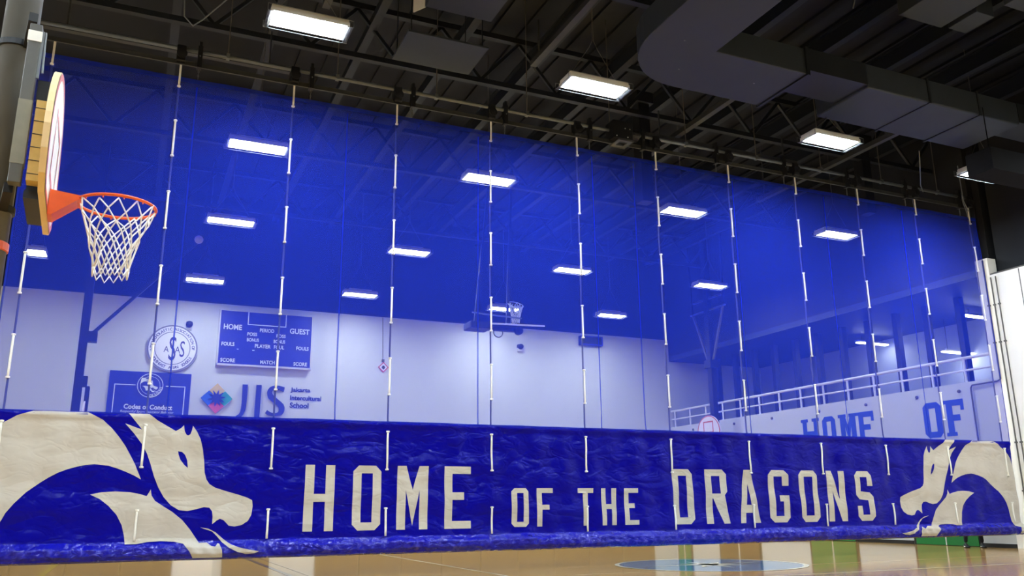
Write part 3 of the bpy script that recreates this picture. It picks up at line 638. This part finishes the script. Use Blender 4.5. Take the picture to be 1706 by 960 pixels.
# near hoop, board facing +X with a slight turn
hx, hy = -.635, 5.87; TH = .047
hp = thing('basketball_hoop', 'near fan-shaped basketball backboard with orange rim and white net', 'basketball hoop', (hx, hy, 2.93), rz=TH)
def local(mb, name, mt, parent=hp, smooth=False): return link(name, mb.mesh(name, Vector((0, 0, 0)), smooth), mt, parent)
fo = fan(1.37, .91)
b0 = local(MB().poly([fo], lambda u, v, w_: (-.036+w_, u, v), .036).poly([fo], lambda u, v, w_: (-.036-w_*.1, u, v), .001), 'backboard', 'board_edge'); bevel(b0, .008)
local(MB().poly([fan(1.36, .9)], lambda u, v, w_: (.002, u, v+.005)), 'white_face', 'board', b0)
local(MB().poly([inset(fo, .985, (0, .44)), inset(fo, .90, (0, .44))[::-1]], lambda u, v, w_: (.004, u, v)), 'red_border', 'red', b0)
def sq(x0, x1, y0, y1, t): return [[(x0, y0), (x1, y0), (x1, y1), (x0, y1)], [(x0+t, y0+t), (x0+t, y1-t), (x1-t, y1-t), (x1-t, y0+t)]]
local(MB().poly(sq(-.3, .3, .16, .62, .045), lambda u, v, w_: (.0045, u, v)), 'target_square', 'red', b0)
RX, RZ = .40, .12; RR = .236
local(MB().tube([(RX+RR*math.cos(t), RR*math.sin(t), RZ) for t in [2*pi*j/40 for j in range(40)]], .0105, 10, True), 'rim', 'orange', smooth=True)
br = MB().poly([[(0, -.13), (.03, -.15), (.19, RZ-.31+.03), (.19, .03), (0, .05)]], lambda u, v, w_: (u, -.075+w_*0, RZ+v)) if False else MB()
prof = [(.005, -.135), (.03, -.135), (.165, -.02), (.185, -.012), (.185, .012), (.005, .03)]
br.poly([prof], lambda u, v, w_: (u, -.09+w_, RZ+v), .18); br.poly([prof], lambda u, v, w_: (u, -.09-w_*.01, RZ+v), .001)
bevel(local(br, 'bracket', 'orange'), .006)
nt = net_mb((RX, 0, RZ-.01), RR-.004, .43, .11, 12, 6, .0052); local(nt, 'net', 'rope', smooth=True)
hk = MB()
for j in range(12):
    t = 2*pi*(j+.25)/12; p = Vector((RX+RR*math.cos(t), RR*math.sin(t), RZ)); hk.tube([p, p+Vector((0, 0, -.022))], .005, 5)
local(hk, 'net_hooks', 'orange')
# plywood ribs and mounting frame behind the board
pw = local(MB().box(-.11, -.04, -.4, -.3, .08, .6), 'plywood_backing', 'ply'); local(MB().box(-.11, -.04, .3, .4, .08, .6), 'plywood_backing', 'ply')
for k in range(6): local(MB().box(-.113, -.039, -.403, -.297, .12+.085*k, .124+.085*k), 'joint', 'steel', pw)
local(MB().box(-.12, -.036, -.3, .25, -.0, .05), 'lower_mount', 'steel_black')
local(MB().box(-.13, -.036, -.25, .25, .66, .8).box(-.13, -.036, -.05, .05, .07, .66), 'rear_frame', 'steel_black')
ad = local(MB().box(-.21, -.14, -.33, -.25, .08, 1.14), 'upright_tube', 'column'); bevel(ad, .005)
local(MB().box(-.213, -.137, -.333, -.247, .2, .62), 'grey_pad', 'greypad', ad); local(MB().box(-.214, -.136, -.334, -.246, 1.02, 1.09), 'white_sticker', 'white', ad)
local(MB().box(-.14, -.125, -.32, -.3, .78, 1.1).tube([(-.12, -.31, 1.1), (-.11, -.31, .82)], .008), 'cable_bracket', 'galv')
# column that carries it
co = thing('steel_column', 'tall charcoal steel column at the left edge behind the near hoop', 'column', (-.965, 6.1, 0))
MB().tube([(-.965, 6.1, 0), (-.965, 6.1, ZC)], .108, 28).build('shaft', 'column', co, True)
MB().lathe((-.965, 6.1, 0), [(.2, 0), (.2, .02), (.12, .03), (.115, .05)], 24).build('base_plate', 'steel', co)
for z in (4.16, 3.0):
    MB().lathe((-.965, 6.1, z), [(.112, -.022), (.125, -.02), (.125, .02), (.112, .022)], 28).build('clamp_band', 'steel', co)
    MB().bar((-.9, 6.02, z), (-.83, 5.62, z), .05, .06).build('clamp_arm', 'steel_black', co)
MB().lathe((-.965, 6.1, 2.72), [(.111, 0), (.118, .005), (.118, .055), (.111, .06)], 28).build('orange_band', 'orange', co)

# far hoops behind the curtain
def far_board(name, label, loc, rz, mast):
    t = thing(name, label, 'basketball hoop', loc, rz=rz); L_ = lambda mb, n, mt_, par=t: local(mb, n, mt_, par)
    f_ = fan(1.37, .95)
    b = L_(MB().poly([f_], lambda u, v, w_: (-.04+w_, u, v), .04).poly([f_], lambda u, v, w_: (-.041, u, v)), 'backboard', 'board')
    L_(MB().poly([inset(f_, .99, (0, .45)), inset(f_, .92, (0, .45))[::-1]], lambda u, v, w_: (.004, u, v)), 'red_border', 'red', b)
    L_(MB().poly(sq(-.3, .3, .3, .74, .05), lambda u, v, w_: (.0045, u, v)), 'target_square', 'red', b)
    L_(MB().tube([(.38+.23*math.cos(q), .23*math.sin(q), .25) for q in [2*pi*j/28 for j in range(28)]], .011, 8, True), 'rim', 'orange')
    L_(MB().box(0, .16, -.08, .08, .16, .27), 'bracket', 'orange'); L_(net_mb((.38, 0, .24), .225, .42, .12, 10, 4, .007), 'net', 'rope')
    mast(L_); return t
def mast_right(L_):
    L_(MB().box(-.42, -.22, -.12, .12, .1, 8.0), 'mast', 'steel_black'); L_(MB().box(-.24, -.04, -.2, .2, .62, .98), 'mount', 'steel_black')
    for s in (-1, 1):
        L_(MB().bar((-.32, s*.1, 2.9), (-.32, s*.95, 5.0), .07), 'brace', 'conduit'); L_(MB().bar((-.32, s*.95, 5.0), (-.32, s*1.1, 8.0), .06), 'brace', 'steel_black')
    L_(MB().bar((-.32, -1.1, 5.0), (-.32, 1.1, 5.0), .06), 'cross_arm', 'galv'); L_(MB().bar((-.32, -.9, 5.45), (-.32, .9, 5.45), .06), 'cross_arm', 'galv')
    L_(MB().box(-.5, -.14, -.2, .2, 2.75, 3.05), 'clamp', 'steel_black')
far_board('basketball_hoop', 'distant fan-shaped backboard on a mast before the gallery wall', (19.55, 26.2, 3.42), pi, mast_right)
def mast_left(L_):
    L_(MB().box(-.36, -.14, -.12, .12, .2, 8.8), 'mast', 'steel_black'); L_(MB().box(-.05, .06, -.2, .2, .62, 1.35), 'mount', 'steel_black'); L_(MB().box(-.16, -.02, -.1, .1, 1.35, 1.65), 'mount_arm', 'steel_black')
    L_(MB().bar((-.1, 0, 2.83), (2.6, 0, 6.0), .09), 'brace', 'steel'); L_(MB().box(-.16, .1, -.14, .14, 2.65, 2.95), 'clamp', 'steel_black')
    L_(MB().lathe((2.62, -.1, 6.05), [(.02, -.02), (.13, 0), (.13, .04), (.02, .06)], 16, 'y'), 'white_disc', 'white')
    L_(MB().bar((2.6, 0, 6.0), (2.9, 0, 8.8), .05), 'hanger', 'steel_black')
far_board('basketball_hoop', 'edge-on backboard on a dark mast behind the curtain at left', (-1.32, 27, 3.2), 0, mast_left)
# hoop folded up under the roof, board lying flat
fh = thing('folded_hoop', 'folded-up basketball hoop with its board lying flat under the roof', 'basketball hoop', (9.6, 22, 6.2))
q = MB().poly([fan(2.1, 1.05)], lambda u, v, w_: (9.75+u, 22.5-v, 6.22+w_+.03*u+.215*(.5-v)), .045); q.poly([fan(2.1, 1.05)], lambda u, v, w_: (9.75+u, 22.5-v, 6.215+.03*u+.215*(.5-v))); q.build('backboard', 'board', fh)
MB().tube([(9.86+.23*math.cos(t), 22.0+.2*math.sin(t), 6.84+.13*math.sin(t)) for t in [2*pi*j/28 for j in range(28)]], .012, 8, True).build('rim', 'white', fh)
MB().bar((9.86, 22.24, 6.3), (9.86, 22.22, 6.95), .1).build('bracket', 'steel', fh)
nb = net_mb((0, 0, 0), .215, .40, .11, 12, 5, .008); mb = MB(); mb.f = nb.f
mb.v = [(9.86+x*1.04, 22+y*.9, 6.84+.55*y*(1+z/.5)+z*1.2) for x, y, z in nb.v]; mb.build('net', 'rope', fh)
bevel(MB().box(8.35, 9.0, 21.7, 22.3, 6.0, 6.2).box(9.0, 9.9, 21.9, 22.1, 6.02, 6.14).build('frame', 'steel_black', fh), .03)
MB().lathe((9.87, 21.85, 6.03), [(.05, -.06), (.12, -.04), (.12, .08), (.05, .1)], 16, 'y').build('roller', 'steel_black', fh)
MB().tube([(9.22+.14*math.cos(t), 21.8, 5.93+.14*math.sin(t)) for t in [2*pi*j/20 for j in range(20)]], .014, 6, True).build('pull_ring', 'steel_black', fh)
for a, b in ((8.6, 9.2), (9.6, 9.9)): MB().bar((a, 22.05, 6.15), (b, 22.3, 11.2), .07).build('strut', 'steel', fh)
MB().bar((8.5, 22, 6.5), (10.0, 21.9, 6.42), .04).build('stay', 'galv', fh)

# ------------------------------------------------------------------ back wall signs
YW = YB-.012
W3 = lambda off: (lambda u, v, w_: (u, YB-off-w_, v))
sb = thing('scoreboard', 'blue scoreboard with white captions on the back wall', 'scoreboard', (3.92, YB-.2, 5.92))
bevel(MB().box(2.37, 5.48, YB-.2, YB, 5.92, 7.78).build('cabinet', 'sign_blue', sb), .01)
fr = MB()
for a in ((2.33, 2.38, 5.88, 7.82), (5.47, 5.52, 5.88, 7.82), (2.33, 5.52, 5.87, 5.93), (2.33, 5.52, 7.77, 7.81)): fr.box(a[0], a[1], YB-.215, YB, a[2], a[3])
fr.build('frame', 'housing', sb)
for body, x0, x1, zc, h in [('HOME',2.49,3.09,7.21,.19),('GUEST',4.71,5.4,7.21,.19),('PERIOD',3.69,4.18,7.16,.13),('POSS',3.28,3.61,7.0,.12),('POSS',4.26,4.58,7.0,.12),('BONUS',3.28,3.68,6.8,.12),('BONUS',4.18,4.57,6.8,.12),('PLAYER',3.56,4.09,6.6,.13),('FOUL',4.2,4.55,6.6,.13),('FOULS',2.46,2.88,6.61,.13),('FOULS',4.97,5.4,6.61,.13),('SCORE',2.46,2.94,6.05,.13),('MATCH',3.77,4.26,6.05,.13),('SCORE',4.9,5.37,6.05,.13)]:
    text_mb(body, x0, x1, zc, h, W3(.204), .025).build('caption', 'white', sb)
for a in ((3.27, 3.3, 7.33, 7.77), (4.55, 4.58, 7.33, 7.77), (3.27, 4.58, 7.32, 7.35), (2.97, 3.03, 6.44, 6.46), (3.48, 3.56, 6.43, 6.45)):
    MB().box(a[0], a[1], YB-.206, YB-.2, a[2], a[3]).build('marking', 'white', sb)
# round seal
se = thing('round_seal', 'round white seal with four grey-blue capitals on the back wall', 'seal', (.93, YB, 6.36)); C = (.93, 6.36)
MB().lathe((C[0], YB, C[1]), [(.80, .025), (.80, .08), (.775, .1)], 56, 'y').build('disc', 'white', se)
def ring(r0, r1, off, name, mt, par):
    n = 56; mb = MB(); mb.add([(C[0]+r*math.cos(2*pi*i/n), YB-off, C[1]+r*math.sin(2*pi*i/n)) for r in (r0, r1) for i in range(n)], [(i, (i+1) % n, n+(i+1) % n, n+i) for i in range(n)]); return mb.build(name, mt, par)
ring(.74, .79, .104, 'outer_ring', 'grey_ring', se); ring(.535, .56, .104, 'inner_ring', 'grey_ring', se)
arc_text('INTERSCHOLASTIC ASSOCIATION OF', C, .65, pi*1.08, -.02*pi, .1, W3(.104)).build('upper_legend', 'navy', se)
arc_text('SOUTHEAST  ASIAN  SCHOOLS', C, .65, pi*1.16, pi*1.86, .1, W3(.104), True).build('lower_legend', 'navy', se)
for ch, x0, x1, zc, h in (('A', .66, .82, 6.32, .2), ('S', .82, 1.04, 6.35, .8), ('A', 1.01, 1.17, 6.32, .22), ('S', 1.16, 1.31, 6.35, .54)):
    text_mb(ch, x0, x1, zc, h, W3(.104), .0).build('capital', 'navy', se)
# conduct board
cb = thing('conduct_board', 'large blue notice board with a round white crest on the back wall', 'notice board', (.36, YB, 2.9))
bevel(MB().box(-.88, 1.6, YB-.06, YB-.025, 2.9, 5.53).build('panel', 'sign_blue', cb), .008)
for a in ((-.71, -.08, 5.075, 5.1), (.83, 1.44, 5.075, 5.1), (-.71, -.685, 3.1, 5.1), (1.415, 1.44, 3.1, 5.1), (-.71, 1.44, 3.08, 3.105)): MB().box(a[0], a[1], YB-.066, YB-.06, a[2], a[3]).build('border', 'white', cb)
C = (.36, 5.09); ring(.375, .395, .064, 'crest_ring', 'white', cb); ring(.29, .3, .064, 'crest_ring', 'white', cb)
arc_text('DRAGONS', C, .34, pi*1.5, pi*1.98, .075, W3(.065), True).build('crest_legend', 'white', cb)
for pl in DRAGON[1:]: MB().poly([[(.36+(x-.7)*.19, 5.09+(z-1.5)*.19) for x, z in lp] for lp in pl], W3(.065)).build('crest_dragon', 'white', cb)
MB().poly([[(.36+(x-.7)*.14+.02, 5.2+(z-1.7)*.14) for x, z in WING[2:-9]]], W3(.065)).build('crest_dragon', 'white', cb)
text_mb('Codes of Conduct', -.37, 1.09, 4.385, .16, W3(.065), .03).build('heading', 'white', cb)
text_mb('Respectful Sport Spectator Behavior', -.46, 1.15, 4.22, .1, W3(.065), 0, .25).build('subheading', 'white', cb)
# school sign: emblem, three large letters, small lettering
em = thing('diamond_emblem', 'four-coloured diamond emblem with a blue starburst on the back wall', 'emblem', (2.45, YB, 4.24)); ex, ez = 2.45, 4.755
for (dx, dz), mt_ in (((0, .26), 'yellow'), ((-.26, 0), 'sky'), ((.26, 0), 'green'), ((0, -.26), 'rose')):
    bevel(MB().poly([[(ex+dx-.25, ez+dz), (ex+dx, ez+dz-.25), (ex+dx+.25, ez+dz), (ex+dx, ez+dz+.25)]], W3(.04), .05).build('tile', mt_, em), .006)
sp = []
for k in range(20):
    r = .3 if k % 2 == 0 else .14; sp.append((ex+r*math.cos(pi*k/10+.15), ez+r*math.sin(pi*k/10+.15)))
MB().poly([sp], W3(.1), .02).build('starburst', 'navy', em)
J = [(3.26,5.265),(3.43,5.265),(3.43,4.91),(3.42,4.54),(3.40,4.38),(3.34,4.23),(3.25,4.12),(3.12,4.08),(3.12,4.2),(3.2,4.25),(3.25,4.36),(3.27,4.62)]
I_ = [(3.72,5.27),(3.89,5.27),(3.88,4.6),(3.88,4.1),(3.71,4.1),(3.71,4.6)]
S_ = [(4.67,5.23),(4.64,5.07),(4.51,5.13),(4.40,5.15),(4.33,5.14),(4.26,5.10),(4.25,5.03),(4.28,4.96),(4.35,4.89),(4.56,4.73),(4.66,4.64),(4.7,4.53),(4.70,4.43),(4.68,4.35),(4.62,4.28),(4.56,4.25),(4.39,4.23),(4.25,4.235),(4.16,4.25),(4.06,4.32),(4.12,4.42),(4.24,4.35),(4.33,4.33),(4.41,4.33),(4.49,4.36),(4.52,4.43),(4.51,4.52),(4.45,4.61),(4.24,4.74),(4.14,4.83),(4.1,4.94),(4.09,5.04),(4.11,5.12),(4.16,5.2),(4.24,5.25),(4.35,5.28),(4.47,5.28)]
for pts, nm in ((J, 'leftmost, hooked'), (I_, 'straight, in the middle'), (S_, 'curved, rightmost')):
    tag(MB().poly([pts], W3(.03), .06).build('wall_letter', 'navy'), 'large raised blue wall letter, '+nm, 'letter', 'three large wall letters')
for k, (body, x1) in enumerate((('Jakarta', 5.57), ('Intercultural', 5.96), ('School', 5.53))):
    z = (5.15, 4.89, 4.63)[k]
    tag(text_mb(body, 4.88, x1, z+(.0), .19 if k != 1 else .17, W3(.02), .03).build('wall_lettering', 'navy'), 'small blue wall lettering, '+('top', 'middle', 'bottom')[k]+' of the three lines', 'lettering')
# small fittings on the back wall
for x, z, lb in ((1.39, 7.18, 'small dark wall camera above the round seal'), (13.67, 7.23, 'small dark wall camera to the right of the folded hoop')):
    t = thing('wall_camera', lb, 'camera', (x, YB-.1, z-.1))
    bevel(MB().box(x-.09, x+.09, YB-.12, YB, z-.16, z-.02).build('base', 'housing', t), .01); MB().lathe((x, YB-.12, z+.03), [(.11, -.02), (.11, .05), (.09, .12), (.04, .16)], 14, 'y').box(x-.1, x+.1, YB-.12, YB, z, z+.12).build('head', 'steel_black', t)
t = thing('hazard_sign', 'small red-edged diamond sign hanging on a cord on the back wall', 'sign', (8.17, YB, 6.0))
DS = lambda r: [(8.17-r, 6.14), (8.17, 6.14-r), (8.17+r, 6.14), (8.17, 6.14+r)]
MB().poly([DS(.2)], W3(.03), .02).build('plate', 'rose', t); MB().poly([DS(.15)], W3(.052)).build('panel', 'white', t); MB().poly([[(8.1, 6.12), (8.17, 6.05), (8.24, 6.12), (8.2, 6.2), (8.14, 6.2)]], W3(.054)).build('symbol', 'steel_black', t)
MB().tube([(8.15, YB-.03, 6.38), (8.1, YB-.03, 8.0)], .012, 6).box(8.11, 8.2, YB-.06, YB-.01, 6.33, 6.43).build('cord', 'conduit', t)
t = thing('wall_box', 'dark rectangular box high on the back wall by the corner', 'box', (16.85, YB-.2, 7.5))
bevel(MB().box(16.34, 17.37, YB-.22, YB, 7.52, 7.9).build('case', 'sign_blue', t), .01); MB().box(16.4, 17.31, YB-.226, YB-.22, 7.57, 7.85).build('grille', 'steel_black', t)

# right wall lettering and conduits
W4 = lambda off: (lambda u, v, w_: (XR-off-w_, -u, v))
def slab(ch, y0, y1, z0, z1):
    """block capital with slab serifs, u = -Y"""
    x0, x1 = -y0, -y1; w_ = x1-x0; h = z1-z0; p = block(ch, x0+.03, z0, w_-.06, h, .19, .12); e = .07; s = .19
    foot = lambda x, z: [[(x-e, z), (x+s+e, z), (x+s+e, z+.1), (x-e, z+.1)]]
    if ch in 'HM': p += [foot(x0+.03, z0), foot(x1-.03-s, z0), foot(x0+.03, z1-.1), foot(x1-.03-s, z1-.1)]
    if ch in 'FE': p += [foot(x0+.03, z0), [[(x0+.03-e, z1-.1), (x0+.03, z1-.1), (x0+.03, z1), (x0+.03-e, z1)]]]
    if ch in 'FE': p += [[[(x1-.03-.1, z1-.3), (x1-.03, z1-.3), (x1-.03, z1-.1), (x1-.03-.1, z1-.1)]]]
    return p
for ch, y0, y1, lb in [('H', 22.45, 21.69, 'first letter, H'), ('O', 21.55, 20.92, 'second letter, O'), ('M', 20.77, 20.07, 'third letter, M'), ('E', 20.0, 19.34, 'fourth letter, E'), ('O', 17.59, 16.93, 'fifth letter, O, after the gap'), ('F', 16.82, 16.2, 'last letter, F')]:
    mb = MB()
    for i, lp in enumerate(slab(ch, y0, y1, 2.9, 3.88)): mb.poly(lp, W4(.004+.001*i), .006)
    tag(mb.build('wall_letter', 'letter_blue'), 'blue painted capital under the gallery, '+lb, 'letter', 'painted capitals under the gallery')
for pts, r, lb in (([(XR-.05, 15.0, 7.45), (XR-.05, 15.0, 4.24), (XR-.05, 15.1, 4.2), (XR-.05, 15.85, 4.19), (XR-.05, 15.9, 4.12), (XR-.05, 15.9, .6)], .022, 'thin dark conduit bending behind the curtain end'),
                   ([(XR-.02, 14.86, 6.95), (XR-.02, 14.86, .1)], .018, 'thin dark vertical conduit at the pilaster edge'),
                   ([(XR-.02, 14.72, 6.95), (XR-.02, 14.72, .1)], .016, 'thin dark vertical conduit, nearest the viewer of the pair')):
    t = thing('wall_conduit', lb, 'conduit', (XR, pts[0][1], pts[-1][2]))
    MB().tube(pts, r, 8).build('pipe', 'conduit', t)
    for z in (6.2, 5.2, 2.6, 1.4): MB().box(XR-.085 if r > .02 else XR-.05, XR, pts[0][1]-.03 if z > 4.3 else pts[-1][1]-.03, pts[0][1]+.03 if z > 4.3 else pts[-1][1]+.03, z-.02, z+.02).build('clip', 'conduit', t)

# ------------------------------------------------------------------ person standing behind the curtain end
def skinned(name, verts, edges, radii, mt, parent, sub=2, root=0):
    me = bpy.data.meshes.new(name); me.from_pydata(verts, edges, []); o = link(name, me, mt, parent)
    o.modifiers.new('skin', 'SKIN'); o.modifiers.new('sub', 'SUBSURF').levels = sub; o.modifiers['sub'].render_levels = sub
    for i, r in enumerate(radii):
        me.skin_vertices[0].data[i].radius = (r, r) if not isinstance(r, tuple) else r; me.skin_vertices[0].data[i].use_root = i == root
    return o
pe = thing('person', 'person in black trousers, only the feet showing under the curtain hem', 'person', (20.1, 16.1, 0), rz=math.atan2(-.25, .38))
# local: x = sideways, y = facing away from the hall wall (towards the curtain is -y)
bv = [(0,0,.95),(0,.0,1.12),(0,.0,1.3),(0,0,1.44),(0,-.01,1.53),(0,-.02,1.60),(0,-.03,1.68),
      (.09,0,.9),(.16,-.01,.5),(.2,0,.12),(-.09,0,.9),(-.16,-.01,.5),(-.2,0,.12),
      (.17,0,1.42),(.24,.01,1.15),(.25,-.1,.92),(-.17,0,1.42),(-.24,.01,1.15),(-.25,-.1,.92)]
be = [(0,1),(1,2),(2,3),(3,4),(4,5),(5,6),(0,7),(7,8),(8,9),(0,10),(10,11),(11,12),(3,13),(13,14),(14,15),(3,16),(16,17),(17,18)]
skinned('body', bv, be, [(.15,.11),(.13,.1),(.15,.11),(.09,.08),.055,(.075,.09),(.07,.085),.085,.062,.05,.085,.062,.05,.055,.045,.033,.055,.045,.033], 'cloth', pe)
hd = local(MB().lathe((0, -.03, 1.66), [(.03, -.13), (.065, -.11), (.08, -.05), (.085, .02), (.075, .08), (.04, .12)], 16), 'head', 'skin', pe, True)
local(MB().lathe((0, -.015, 1.70), [(.084, -.06), (.09, 0), (.08, .06), (.04, .1)], 16), 'hair', 'hair', hd, True)
local(MB().tube([(0, -.11, 1.68), (0, -.135, 1.64), (0, -.11, 1.635)], .012, 6), 'nose', 'skin', hd)
for s in (-1, 1):
    local(MB().lathe((s*.03, -.112, 1.675), [(.004, -.004), (.010, 0), (.004, .004)], 8), 'eye', 'steel_black', hd); local(MB().box(s*.085-.012, s*.085+.012, -.04, 0, 1.64, 1.7), 'ear', 'skin', hd)
local(MB().box(-.025, .025, -.112, -.105, 1.598, 1.606), 'mouth', 'rose', hd)
for s in (-1, 1):
    h0 = Vector((s*.25, -.1, .92))
    local(MB().box(h0.x-.02, h0.x+.02, h0.y-.05, h0.y+.04, h0.z-.11, h0.z), 'palm', 'skin', pe)
    for k in range(4): local(MB().tube([h0+Vector((0, -.04+.024*k, -.1)), h0+Vector((-s*.006, -.045+.025*k, -.145)), h0+Vector((-s*.02, -.045+.025*k, -.175+.008*abs(k-1.4)))], [.0095, .009, .007], 6), 'finger', 'skin', pe)
    local(MB().tube([h0+Vector((0, -.045, -.03)), h0+Vector((-s*.01, -.075, -.065)), h0+Vector((-s*.015, -.08, -.1))], [.012, .011, .008], 6), 'thumb', 'skin', pe)
    sh = MB(); sh.v = []
    n = 12
    for (y, w_, hh) in ((.09, .03, .06), (.07, .042, .1), (.0, .046, .12), (-.08, .05, .075), (-.15, .048, .05), (-.19, .03, .03)):
        for j in range(n):
            a = 2*pi*j/n; sh.v.append((s*.2+w_*math.cos(a), y, max(0.0, hh*.5+hh*.55*math.sin(a))))
    for i in range(5):
        for j in range(n): sh.f.append((i*n+j, i*n+(j+1) % n, (i+1)*n+(j+1) % n, (i+1)*n+j))
    sh.f.append(tuple(range(n))); sh.f.append(tuple(5*n+j for j in reversed(range(n))))
    so = local(sh, 'shoe', 'black', pe, True); local(MB().box(s*.2-.052, s*.2-.046, -.1, .02, .02, .045).box(s*.2+.046, s*.2+.052, -.1, .02, .02, .045), 'stripe', 'white', so)
